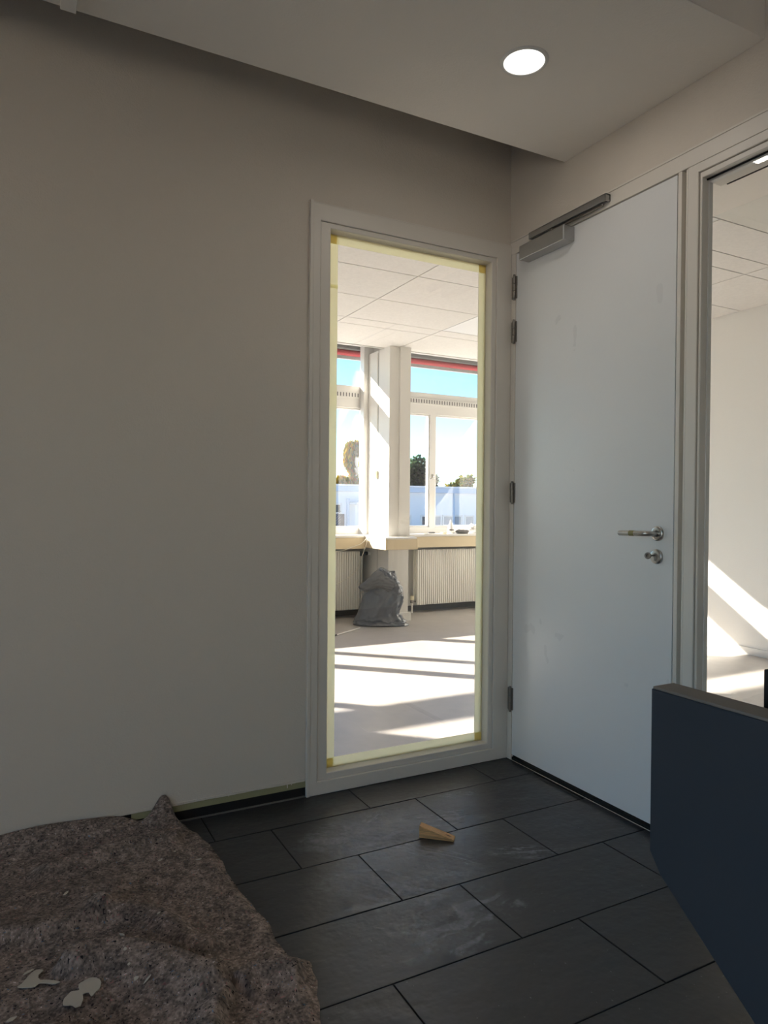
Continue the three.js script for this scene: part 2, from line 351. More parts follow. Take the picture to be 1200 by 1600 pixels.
{
  const c = thing('door_closer', 'silver overhead door closer with its sliding rail above the white door', 'door closer', [0, 2.26, 0.14]);
  const body = bx(-0.058, 0, 0.0, 0.062, -0.005, 0.278, 0.003, 2);
  mesh('closer_body', body, M.alu, c);
  mesh('end_cap', bx(-0.0565, -0.001, 0.0015, 0.0605, 0.278, 0.281, 0.001), M.alu, c);
  const rail = [bx(-0.028, -0.0015, 0.111, 0.117, 0.022, 0.478, 0.001), bx(-0.028, -0.0245, 0.090, 0.117, 0.022, 0.478, 0.001), bx(-0.009, -0.0015, 0.090, 0.117, 0.022, 0.478, 0.001), bx(-0.0245, -0.021, 0.090, 0.0935, 0.022, 0.478), bx(-0.0125, -0.009, 0.090, 0.0935, 0.022, 0.478), bx(-0.028, -0.0015, 0.09, 0.117, 0.472, 0.478, 0.001), bx(-0.028, -0.0015, 0.09, 0.117, 0.022, 0.027, 0.001)];
  mesh('guide_rail', rail, M.alu, c);
  const arm = bx(-0.0195, -0.0135, 0.078, 0.088, 0.15, 0.455, 0.002), pv = cyl(0.008, 0.008, 0.03, 16); pv.translate(-0.0165, 0.073, 0.16);
  const sl = cyl(0.0045, 0.0045, 0.018, 14); sl.translate(-0.0165, 0.092, 0.448);
  mesh('arm', [arm, pv, sl], M.darkSteel, c);
}

// ---------------------------------------------------------------- window_2: sidelight beside the door
{
  const w = struct(group('window_2'));
  mesh('window_frame', [
    plateX(0.9685, 2.36, 0.001, 2.3305, [[1.011, 2.32, 0.075, 2.3]], 0.0, 0.058, 0.002),
    plateX(1.014, 2.317, 0.078, 2.297, [[1.023, 2.298, 0.097, 2.278]], 0.004, 0.056, 0.002),
    bx(0.062, 0.128, 2.284, 2.33, 1.0, 2.34, 0.002),
  ], M.frame, w);
  mesh('mullion_groove', [bx(0.02, 0.058, 0.001, 2.3305, 0.9452, 0.9585, 0.001), bx(0.004, 0.058, 0.001, 2.3305, 0.9585, 0.966, 0.002)], M.frame, w);
  for (const [a, b] of [[1.0232, 2.2978]]) {
    mesh('glazing_bead', [bx(0.034, 0.053, 0.097, 2.278, a, a + 0.004, 0.001), bx(0.034, 0.053, 0.097, 2.278, b - 0.012, b, 0.002), bx(0.034, 0.053, 2.268, 2.278, a, b, 0.002), bx(0.034, 0.053, 0.097, 0.109, a, b, 0.002)], M.white, w);
    mesh('gasket', [bx(0.0255, 0.029, 2.273, 2.278, a, b), bx(0.056, 0.0618, 2.279, 2.284, a, b), bx(0.128, 0.133, 2.282, 2.33, a, b)], M.gap, w);
    mesh('pane', bx(0.0292, 0.0335, 0.099, 2.276, a + 0.002, b - 0.002), M.glass, w);
  }
}

// ---------------------------------------------------------------- recessed lamp in the soffit
{
  const l = thing('ceiling_light', 'round recessed lamp glowing white in the lowered ceiling', 'ceiling light', [-0.578, SOF, 0.803]);
  const rim = new THREE.LatheGeometry([[0.0655, -0.0005], [0.0655, -0.004], [0.069, -0.0055], [0.076, -0.004], [0.0785, 0.0005]].map((p) => new THREE.Vector2(...p)), 56);
  mesh('rim', rim, M.white, l);
  const disc = cyl(0.0665, 0.0665, 0.003, 56); disc.translate(0, -0.0015, 0);
  mesh('diffuser', disc, M.lampGlow, l);
  const a = new THREE.RectAreaLight(new THREE.Color(1, 0.93, 0.84), DOWNLIGHT, 0.116, 0.116);
  a.position.set(-0.578, SOF - 0.0065, 0.803); a.lookAt(-0.578, 0, 0.803); a.name = 'lamp';
  scene.add(a);
}
tag(mesh('cable_duct', bx(-1.922, -1.88, 2.582, 2.6105, 0.388, 1.24, 0.002), M.white), 'short white cable duct at the upper left, running under the edge of the lowered ceiling', 'cable duct');

// ---------------------------------------------------------------- door wedge
{
  const ang = Math.atan2(0.586 - 0.506, -0.679 + 0.769), L = 0.122, H = 0.041, W = 0.034;
  const s = new THREE.Shape([[0, 0], [L, 0], [L, 0.005], [L - 0.002, 0.0065], [0.002, H], [0, H - 0.001]].map((p) => new THREE.Vector2(...p)));
  const g = new THREE.ExtrudeGeometry(s, { depth: W - 0.002, bevelEnabled: true, bevelThickness: 0.001, bevelSize: 0.001, bevelOffset: -0.001, bevelSegments: 1 });
  g.translate(0, 0, -W + 0.001);
  { const p = g.attributes.position, n = g.attributes.normal, uv = g.attributes.uv; for (let i = 0; i < p.count; i++) uv.setXY(i, p.getX(i) / L, Math.abs(n.getZ(i)) > 0.6 ? p.getY(i) / H * 0.5 + 0.05 : -p.getZ(i) / W); }
  const m = mesh('door_wedge', g, M.wood);
  m.position.set(-0.769, 0.0006, 0.506); m.rotation.y = -ang;
  tag(m, 'small pale wooden wedge lying on the dark tiles before the door', 'door wedge');
}

// ---------------------------------------------------------------- navy panel near the camera
{
  const c = thing('counter_panel', 'dark navy counter side panel with a dusty top edge and a slanted underside', 'counter', [-1.2, 0, 0]);
  const s = new THREE.Shape();
  const P = [[1.886, 0.9], [3.3, 0.9], [3.3, 0.001], [2.69, 0.001], [1.905, 0.632], [1.886, 0.66]];
  s.moveTo(-P[0][0], P[0][1]); for (const [z, y] of [...P].slice(1)) s.lineTo(-z, y); s.closePath();
  const g = new THREE.ExtrudeGeometry(s, { depth: 0.042, bevelEnabled: true, bevelThickness: 0.002, bevelSize: 0.002, bevelOffset: -0.002, bevelSegments: 2 });
  g.translate(0, 0, 0.002); g.rotateY(Math.PI / 2); metreUV(g);
  mesh('side_panel', g, M.navy, c);
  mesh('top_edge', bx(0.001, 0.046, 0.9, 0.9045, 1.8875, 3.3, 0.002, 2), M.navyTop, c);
  mesh('brace', bx(0.046, 0.5, 0.001, 0.5, 3.0, 3.03, 0.002), M.navy, c);
  const post = [bx(0.092, 0.112, 0.60, 0.944, 2.0, 2.02, 0.002), bx(0.046, 0.1, 0.66, 0.68, 2.0, 2.02, 0.002)];
  mesh('post', post, M.black, c);
}

// ---------------------------------------------------------------- dust sheet on the floor
const clothY = (() => {
  const seg = (x, z, pts) => { let b = 9, tt = 0; for (let i = 0; i + 1 < pts.length; i++) { const [ax, az] = pts[i], [cx, cz] = pts[i + 1], dx = cx - ax, dz = cz - az, t = clamp(((x - ax) * dx + (z - az) * dz) / (dx * dx + dz * dz)), d = Math.hypot(x - ax - dx * t, z - az - dz * t); const side = dx * (z - az) - dz * (x - ax); if (d < Math.abs(b)) { b = d * Math.sign(side || 1); tt = (i + t) / (pts.length - 1); } } return [b, tt]; };
  const R = [
    [[[-1.95, 0.76], [-1.906, 0.713], [-1.876, 0.703], [-1.81, 0.723], [-1.76, 0.754], [-1.699, 0.808], [-1.644, 0.883], [-1.597, 0.949], [-1.576, 0.996]], 0.05, 0.02, 0.1],
    [[[-1.574, 0.99], [-1.522, 0.963], [-1.477, 0.973], [-1.391, 1.012]], 0.036, 0.018, 0.06],
    [[[-1.574, 0.99], [-1.612, 1.033], [-1.64, 1.086], [-1.66, 1.2]], 0.036, 0.018, 0.05],
    [[[-1.86, 0.47], [-1.75, 0.53], [-1.683, 0.584], [-1.649, 0.679], [-1.617, 0.765], [-1.548, 0.824]], 0.026, 0.03, 0.05],
    [[[-2.3, 0.52], [-2.064, 0.515], [-1.972, 0.54], [-1.909, 0.545], [-1.851, 0.53], [-1.766, 0.505]], 0.028, 0.08, 0.03],
    [[[-2.1, 0.93], [-1.98, 0.95], [-1.9, 1.0], [-1.84, 1.1]], 0.035, 0.02, 0.05],
    [[[-2.0, 0.2], [-1.8, 0.16], [-1.62, 0.13], [-1.5, 0.16]], 0.028, 0.03, 0.05],
    [[[-2.2, 0.33], [-1.95, 0.34], [-1.7, 0.4]], 0.01, 0.04, 0.06],
  ];
  return (x, z) => {
    let y = 0.006 + 0.014 * fbm(x * 6 + 40, z * 6, 2) + 0.002 * fbm(x * 18, z * 18, 2);
    for (const [pts, h, wa, wb] of R) { const [d, t] = seg(x, z, pts), w = d > 0 ? wb : wa; y += h * Math.exp(-((d / w) ** 2)) * sm(0, 0.1, t) * sm(1, 0.9, t); }
    const up = Math.exp(-(((z - 0.006) / 0.04) ** 2));
    y += up * (0.055 * sm(-1.55, -1.72, x) + 0.012 * Math.sin(x * 9));
    const lean = 0.012 * clamp(1 - z / 0.06), px = (x + 1.562 - lean) / (0.042 + 0.04 * clamp(z / 0.07)), pz = z / 0.05;
    y += 0.112 * Math.pow(Math.exp(-px * px), 1.0) * Math.exp(-pz * pz) + 0.012 * Math.exp(-(((x + 1.5) / 0.06) ** 2)) * Math.exp(-(((z - 0.06) / 0.05) ** 2));
    const w = Math.exp(-(((x + 1.888) / 0.062) ** 4) - (((z - 0.857) / 0.066) ** 4));   // the sheet lies flat under the large flake
    return Math.max(y + (0.026 - y) * w, 0.004);
  };
})();
{
  const edge = [[0.0, -1.505], [0.03, -1.497], [0.064, -1.483], [0.14, -1.455], [0.248, -1.437], [0.35, -1.43], [0.45, -1.436], [0.542, -1.432], [0.65, -1.418], [0.759, -1.405], [0.85, -1.411], [0.913, -1.405], [0.965, -1.366], [1.03, -1.375], [1.103, -1.4], [1.182, -1.425], [1.35, -1.44], [1.6, -1.47], [1.9, -1.5]];
  const xr = (z) => { for (let i = 0; i + 1 < edge.length; i++) if (z <= edge[i + 1][0]) { const t = (z - edge[i][0]) / (edge[i + 1][0] - edge[i][0]); return edge[i][1] + (edge[i + 1][1] - edge[i][1]) * sm(0, 1, t); } return -1.5; };
  const NX = 260, NZ = 330, X0 = -2.75, Z0 = 0.006, Z1 = 1.85, pos = [], uv = [], idx = [];
  const N = (NX + 1) * (NZ + 1);
  for (let layer = 0; layer < 2; layer++) for (let j = 0; j <= NZ; j++) for (let i = 0; i <= NX; i++) {
    const z = Z0 + (Z1 - Z0) * Math.pow(j / NZ, 1.15), u = i / NX, s = 1 - Math.pow(1 - u, 1.6);
    const rx = xr(z) + 0.006 * (fbm(z * 30, 3, 3) - 0.5), x = X0 + (rx - X0) * s, e = sm(0, 0.03, rx - x);
    let y = clothY(x, z) * (0.35 + 0.65 * e);
    if (layer) y = Math.max(0.0008, y - 0.0035);
    pos.push(x, y, z);
    uv.push(x, z - y * sm(0.16, 0.06, z));
  }
  for (let j = 0; j < NZ; j++) for (let i = 0; i < NX; i++) {
    const a = j * (NX + 1) + i, b = a + 1, c = a + NX + 1, d = c + 1;
    idx.push(a, c, b, b, c, d, N + a, N + b, N + c, N + b, N + d, N + c);
  }
  for (let j = 0; j < NZ; j++) { const a = j * (NX + 1) + NX, c = a + NX + 1; idx.push(a, c, N + a, c, N + c, N + a); const p = j * (NX + 1), q = p + NX + 1; idx.push(p, N + p, q, q, N + p, N + q); }
  for (let i = 0; i < NX; i++) { const a = i, b = i + 1; idx.push(a, b, N + a, b, N + b, N + a); const c = NZ * (NX + 1) + i; idx.push(c, N + c, c + 1, c + 1, N + c, N + c + 1); }
  const g = new THREE.BufferGeometry();
  g.setAttribute('position', new THREE.Float32BufferAttribute(pos, 3)); g.setAttribute('uv', new THREE.Float32BufferAttribute(uv, 2)); g.setIndex(idx); g.computeVertexNormals();
  tag(mesh('dust_sheet', g, M.fleece), 'rumpled dark brown felt dust sheet spread over the tiles by the left wall', 'dust sheet');
}
function flake(name, pts, label, grp, lift = 0.001) {
  if (pts.length > 12) { const cv = new THREE.CatmullRomCurve3(pts.map(([x, z]) => new THREE.Vector3(x, 0, z)), true, 'centripetal'); pts = cv.getPoints(70).slice(0, 70).map((p, i) => [p.x + 0.0022 * (vn(i * 0.9, 5) - 0.5), p.z + 0.0022 * (vn(i * 0.9, 9) - 0.5)]); }
  const s = new THREE.Shape(pts.map(([x, z]) => new THREE.Vector2(x, -z)));
  const g = new THREE.ExtrudeGeometry(s, { depth: 0.0016, bevelEnabled: false, curveSegments: 3 });
  g.rotateX(-Math.PI / 2);
  const p = g.attributes.position;
  for (let i = 0; i < p.count; i++) p.setY(i, p.getY(i) + clothY(p.getX(i), p.getZ(i)) + lift + 0.003);
  g.computeVertexNormals();
  return tag(mesh(name, g, M.flake), label, 'paint flake', grp);
}
flake('paint_flake', [[-2.023, 0.756], [-2.017, 0.749], [-2.004, 0.730], [-1.989, 0.709], [-1.981, 0.704], [-1.967, 0.713], [-1.974, 0.722], [-1.979, 0.734], [-1.975, 0.752], [-1.963, 0.757], [-1.949, 0.767], [-1.934, 0.784], [-1.944, 0.787], [-1.964, 0.771], [-1.978, 0.765], [-1.986, 0.773], [-1.998, 0.772]], 'largest pale paint flake, forked, on the dust sheet', 'large paint flakes');
flake('paint_flake', [[-1.931, 0.884], [-1.928, 0.861], [-1.921, 0.854], [-1.911, 0.846], [-1.898, 0.850], [-1.895, 0.825], [-1.885, 0.819], [-1.869, 0.813], [-1.855, 0.823], [-1.848, 0.843], [-1.855, 0.867], [-1.863, 0.873], [-1.873, 0.883], [-1.879, 0.868], [-1.889, 0.868], [-1.891, 0.885], [-1.898, 0.902], [-1.908, 0.903], [-1.915, 0.894]], 'round-lobed pale paint flake lying to the right of the forked one', 'large paint flakes');
for (const [x, z, r, long, a, what] of [
  [-1.797, 0.682, 0.0045, 1, 0, 'small round paint chip, furthest of the dotted row right of the round-lobed flake'], [-1.786, 0.729, 0.0065, 1, 0, 'round paint chip, second in the dotted row right of the flakes'],
  [-1.787, 0.787, 0.0042, 1, 0, 'round paint chip in the middle of the dotted row right of the flakes'], [-1.784, 0.832, 0.0036, 1, 0, 'tiny round paint chip, fourth in the dotted row right of the flakes'],
  [-1.774, 0.88, 0.006, 1, 0, 'round paint chip, nearest of the dotted row right of the flakes'], [-1.752, 0.9, 0.003, 4, 0.6, 'thin paint sliver right beside the nearest round chip of the dotted row'],
  [-1.896, 0.389, 0.004, 2.6, 0.8, 'slanted paint sliver on the far left part of the sheet behind the crease'], [-1.818, 0.455, 0.0045, 3, 0.6, 'longer slanted paint sliver just behind the crease in the sheet'],
  [-1.783, 0.454, 0.003, 1, 0, 'dot of paint just right of the longer sliver behind the crease'], [-1.471, 0.947, 0.004, 1.5, 0.2, 'lone pale chip near the right edge of the dust sheet'],
  [-1.614, 0.296, 0.004, 2, 0.3, 'pale oblong chip below the upright corner of the sheet'], [-1.503, 0.348, 0.0045, 2, -0.1, 'pale oblong chip near the far right edge of the sheet'],
  [-1.56, 0.258, 0.003, 1.3, 0, 'tiny chip between the two oblong chips at the far end of the sheet'], [-2.036, 0.868, 0.006, 2, 0.3, 'oblong chip at the left rim of the picture below the forked flake'],
  [-2.0, 0.705, 0.004, 4, 0.5, 'thin paint sliver just behind the forked flake'], [-1.68, 0.64, 0.003, 2, 0.4, 'small chip alone in the middle of the dust sheet']]) {
  const pts = [], n = 8; for (let i = 0; i < n; i++) { const t = i / n * 6.2832, q = r * rr(0.75, 1.15), u = Math.cos(t) * q * long, v = Math.sin(t) * q; pts.push([x + u * Math.cos(a) - v * Math.sin(a), z - u * Math.sin(a) - v * Math.cos(a)]); }
  flake('paint_chip', pts, what, 'small paint chips on the dust sheet', 0.0016);
}

// ---------------------------------------------------------------- classroom shell
{
  const f = struct(mesh('floor', [bx(XW, XE, -0.06, 0, ZF, -0.1), bx(0.1, XE, -0.06, 0, -0.1, ZS)], M.lino));
  struct(mesh('wall_right', bx(XE, XE + 0.2, -0.06, UP, ZF - 0.25, ZS + 0.1), M.roomWall));
  struct(mesh('wall_left', bx(XW - 0.2, XW, -0.06, UP, ZF - 0.25, 0), M.roomWall));
  struct(mesh('wall_back', bx(0.1, XE + 0.2, -0.06, UP, ZS, ZS + 0.1), M.roomWall));
    struct(mesh('baseboard_right', bx(XE - 0.012, XE, 0, 0.06, ZF, ZS, 0.002), M.roomWall));
  struct(mesh('roof', bx(XW - 0.6, XE + 0.6, UP + 0.1, UP + 0.35, ZF - 0.3, ZS + 0.4), M.roof));
  // facade: parapet below the windows, lintel above, posts between
  struct(mesh('wall_front', [bx(XW, XE, -1.3, 0.86, ZF - 0.2, ZF)], M.roomWall));
  struct(mesh('trim_1', [bx(XW, XE, 0.0, 0.055, ZF, ZF + 0.012)], M.greyMetal));
  struct(mesh('wall_front', [bx(XW, XE, 2.955, UP + 0.1, ZF - 0.2, ZF)], M.roomWall));
  // ceiling: tiles in a metal grid, narrow bands between the wide rows
  const c = struct(group('ceiling'));
  mesh('grid_bed', [bx(XW, XE, HC + 0.0125, HC + 0.03, -3.70, -0.1), bx(0.1, XE, HC + 0.0125, HC + 0.03, -0.1, ZS)], M.grid, c);
  const zl = [-3.70, -3.005, -2.818, -2.23, -1.624, -1.077, -0.491, -0.297, 0.036], g = 0.004;
  const xs = []; for (let x = 0.46 - 0.962 * 7; x < XE - 0.1; x += 0.962) xs.push(x);
  xs.push(XE);
  if (xs[0] > XW) xs.unshift(XW);
  for (let r = 0; r + 1 < zl.length; r++) for (let k = 0; k + 1 < xs.length; k++) {
    const x0 = Math.max(xs[k], XW) + g, x1 = xs[k + 1] - g; let z0 = zl[r] + g, z1 = zl[r + 1] - g;
    if (x1 - x0 < 0.03) continue;
    if (x0 < 0.1 && z1 > -0.1) { z1 = Math.min(z1, -0.1); if (z1 - z0 < 0.03) continue; }
    if (r === 3 - 1 && Math.abs(xs[k] - 1.422) < 0.01) continue;   // the lamp panel sits in this field
    mesh('ceiling_tile', bx(x0, x1, HC, HC + 0.0125, z0, z1, 0.002), M.ceilTile, c);
  }
  mesh('plain_ceiling', bx(0.1, XE, HC, HC + 0.0125, 0.04, ZS), M.ceilPlain, c);
  mesh('edge_profile', [bx(XW, 1.297, HC - 0.006, HC + 0.02, -3.725, -3.702, 0.002), bx(1.53, XE, HC - 0.006, HC + 0.02, -3.725, -3.702, 0.002), bx(XW, XE, HC + 0.02, UP, -3.72, -3.70)], M.white, c);
  const lp = thing('ceiling_light', 'white rectangular lamp panel set flush in the tiled ceiling', 'ceiling light', [1.422 + 0.481, HC, -2.524]);
  mesh('diffuser', bx(-0.475, 0.475, 0.0, 0.012, -0.288, 0.288, 0.002), M.acrylic, lp);
  struct(mesh('ceiling', bx(0.1, 1.02, 2.61, HC, -0.0, ZS, 0.002), M.soffit));     // dropped strip along the outside of the door wall
}
// ---------------------------------------------------------------- windows of the facade
{
  const zg = -4.2, posts = [-4.19, -2.19, -0.42, 1.41, XE - 0.02], mull = [-3.52, -1.57, null, 2.165];
  let n = 3;
  for (let k = 0; k + 1 < posts.length; k++) {
    const x0 = posts[k] - (k === 0 ? 0.13 : 0), x1 = posts[k + 1] + (k === 3 ? 0.02 : 0);
    const w = struct(group('window_' + n++));
    const L = posts[k] + 0.055, R = k === 2 ? 1.285 : x1 - 0.055, m = mull[k], holes = [[L, R, 2.44, 2.885]];
    const L2 = k === 3 ? 1.58 : L; if (k === 3) holes[0][0] = L2;
    if (m) holes.push([L2, m - 0.038, 0.93, 2.2], [m + 0.038, R, 0.93, 2.2]); else holes.push([L2, R, 0.93, 2.205]);
    mesh('window_frame', [plate(x0, x1, 0.86, 2.96, holes, -4.24, ZF - 0.002, 0.004)], M.white, w);
    for (const [a, b, c, d] of holes) mesh('pane', bx(a - 0.002, b + 0.002, c - 0.002, d + 0.002, zg - 0.003, zg + 0.003), M.glass, w);
    if (k >= 2) for (const [a, b, c, d] of holes.slice(1)) {   // opening casements with their own sash
      mesh('sash', plate(a, b, c, d, [[a + 0.014, b - 0.014, c + 0.018, d - 0.018]], -4.19, -4.165, 0.003), M.white, w);
    }
    const v = [bx(L2 - 0.02, R + 0.01, 2.308, 2.376, ZF - 0.004, ZF + 0.010, 0.003)];
    const slots = [];
    for (let x = L2 + 0.01; x < R - 0.02; x += 0.034) slots.push(bx(x, x + 0.012, 2.322, 2.362, ZF + 0.0095, ZF + 0.0112));
    const vg = mesh('vent_grille', v, M.white, w);
    mesh('vent_slots', slots, M.greyMetal, vg);
    if (k === 2) mesh('window_post', bx(1.243, 1.2965, 0.863, 2.95, -4.15, -4.055, 0.004), M.white, w);
    if (m) { const h = [bx(m - 0.012, m + 0.012, 1.47, 1.53, ZF - 0.004, ZF + 0.012, 0.004), tube([[m, 1.5, ZF + 0.01], [m, 1.5, ZF + 0.03], [m - 0.004, 1.49, ZF + 0.036], [m - 0.05, 1.475, ZF + 0.036]], 0.0075, 16, 8)]; mesh('window_catch', h, M.steel, w); }
    const a = thing('awning', `rolled red sun awning in its grey cassette outside above the ${['far left', 'second', 'tall left', 'right, two-light'][k]} classroom window`, 'awning', [0, 0, 0], 0, 'rolled awnings above the classroom windows');
    const roll = cyl(0.036, 0.036, x1 - x0 - 0.06, 20); roll.rotateZ(Math.PI / 2); roll.translate((x0 + x1) / 2, 2.822, -4.325);
    mesh('fabric_roll', roll, M.red, a);
    mesh('cassette', [bx(x0 + 0.02, x1 - 0.02, 2.852, 2.96, -4.38, -4.25, 0.004), bx(x0 + 0.02, x1 - 0.02, 2.79, 2.852, -4.385, -4.372, 0.004)], M.greyMetal, a);
    mesh('front_rail', bx(x0 + 0.03, x1 - 0.03, 2.752, 2.794, -4.345, -4.31, 0.004), M.alu, a);
  }
}
// concrete column between the two windows in view
{
  const c = struct(mesh('column', [bx(1.297, 1.53, 0, HC, -3.582, ZF, 0.003)], M.column));
  mesh('column_casing', bx(1.407, 1.53, 0.85, HC, -3.602, -3.56, 0.003), M.column, c);
  mesh('column_foot', bx(1.29, 1.553, 0, 0.085, -3.6, -3.555, 0.003), M.column, c);
  mesh('joint', bx(1.2955, 1.2975, 0, HC, -3.825, -3.818), M.grid, c);
}
// window sill with its beige front board
{
  const s = struct(mesh('trim_2', [bx(XW, 1.297, 0.838, 0.862, ZF - 0.01, -3.87, 0.003), bx(1.53, XE, 0.838, 0.862, ZF - 0.01, -3.87, 0.003), bx(1.175, 1.297, 0.838, 0.857, -3.872, -3.415, 0.003), bx(1.297, 1.532, 0.838, 0.857, -3.56, -3.415, 0.003)], M.white));
  mesh('front_board', [bx(XW, 1.19, 0.722, 0.838, -3.898, -3.877, 0.002)], M.fascia, s);
  mesh('front_board', [bx(1.55, XE, 0.72, 0.838, -3.898, -3.877, 0.002)], M.fascia, s);
  mesh('front_board', [bx(1.18, 1.2, 0.735, 0.838, -3.877, -3.42, 0.002)], M.fascia, s);
  mesh('front_board', [bx(1.2, 1.532, 0.735, 0.838, -3.44, -3.42, 0.002)], M.fascia, s);
  mesh('front_board', [bx(1.532, 1.55, 0.735, 0.838, -3.87, -3.42, 0.002)], M.fascia, s);
}
// radiators
function radiator(x0, x1, label) {
  const r = thing('radiator', label, 'radiator', [(x0 + x1) / 2, 0.09, -3.99], 0, 'ribbed radiators under the windows');
  const w = x1 - x0, P = 0.0262, n = Math.round(w / P), s = new THREE.Shape();
  s.moveTo(-w / 2, -0.012);
  for (let i = 0; i < n; i++) { const x = -w / 2 + i * w / n, q = w / n; s.lineTo(x, 0.0); s.lineTo(x + q * 0.18, 0.012); s.lineTo(x + q * 0.72, 0.012); s.lineTo(x + q * 0.9, 0.0); }
  s.lineTo(w / 2, 0); s.lineTo(w / 2, -0.012); s.closePath();
  const g = new THREE.ExtrudeGeometry(s, { depth: 0.6, bevelEnabled: false }); g.rotateX(-Math.PI / 2); g.scale(1, 1, -1);
  { const i = g.index; const p = g.attributes.position; for (let t = 0; t < p.count; t += 3) for (const a of Object.values(g.attributes)) for (let k = 0; k < a.itemSize; k++) { const q = a.array[(t + 1) * a.itemSize + k]; a.array[(t + 1) * a.itemSize + k] = a.array[(t + 2) * a.itemSize + k]; a.array[(t + 2) * a.itemSize + k] = q; } g.computeVertexNormals(); }
  g.translate(0, 0, 0.025);
  mesh('ribbed_panel', g, M.radiator, r);
  mesh('rear_panel', [bx(-w / 2, w / 2, 0.01, 0.59, -0.06, -0.045, 0.003), bx(-w / 2 + 0.03, w / 2 - 0.03, 0.04, 0.56, -0.045, 0.012)], M.radiator, r);
  for (const q of [-w / 2 + 0.165, w / 2 - 0.165]) mesh('bracket', bx(q - 0.015, q + 0.015, 0.05, 0.55, -0.157, -0.06), M.radiator, r);
  return r;
}
{
  const l = radiator(-0.3, 1.165, 'cream ribbed radiator left of the column, with a black valve at its top');
  const v = cyl(0.02, 0.02, 0.05, 18); v.rotateZ(Math.PI / 2); v.translate(0.7325 + 0.075, 0.575, 0.0); const b = bx(0.7325, 0.7325 + 0.06, 0.55, 0.6, -0.02, 0.02, 0.006);
  mesh('valve', [v, b], M.black, l);
  const k = cyl(0.018, 0.02, 0.03, 18); k.rotateZ(Math.PI / 2); k.translate(0.7325 + 0.115, 0.575, 0); mesh('valve_knob', k, M.white, l);
  mesh('pipe', tube([[0.7325 + 0.035, 0.56, 0], [0.7325 + 0.035, 0.3, 0], [0.7325 + 0.035, -0.088, 0]], 0.009, 10, 10), M.radiator, l);
  const r = radiator(1.86, 3.12, 'cream ribbed radiator right of the column, with a cream valve at its foot');
  const c = cyl(0.02, 0.022, 0.045, 18); c.translate(-0.63 - 0.045, 0.075, 0.0); mesh('valve_knob', c, M.cream, r);
  mesh('valve', [bx(-0.63 - 0.06, -0.63 - 0.03, 0.02, 0.053, -0.015, 0.015, 0.004), bx(-0.63 - 0.04, -0.63, 0.025, 0.045, -0.01, 0.01, 0.003)], M.darkSteel, r);
  mesh('pipe', tube([[-0.675, 0.03, 0], [-0.675, -0.03, 0], [-0.675, -0.088, 0]], 0.009, 8, 10), M.radiator, r);
}
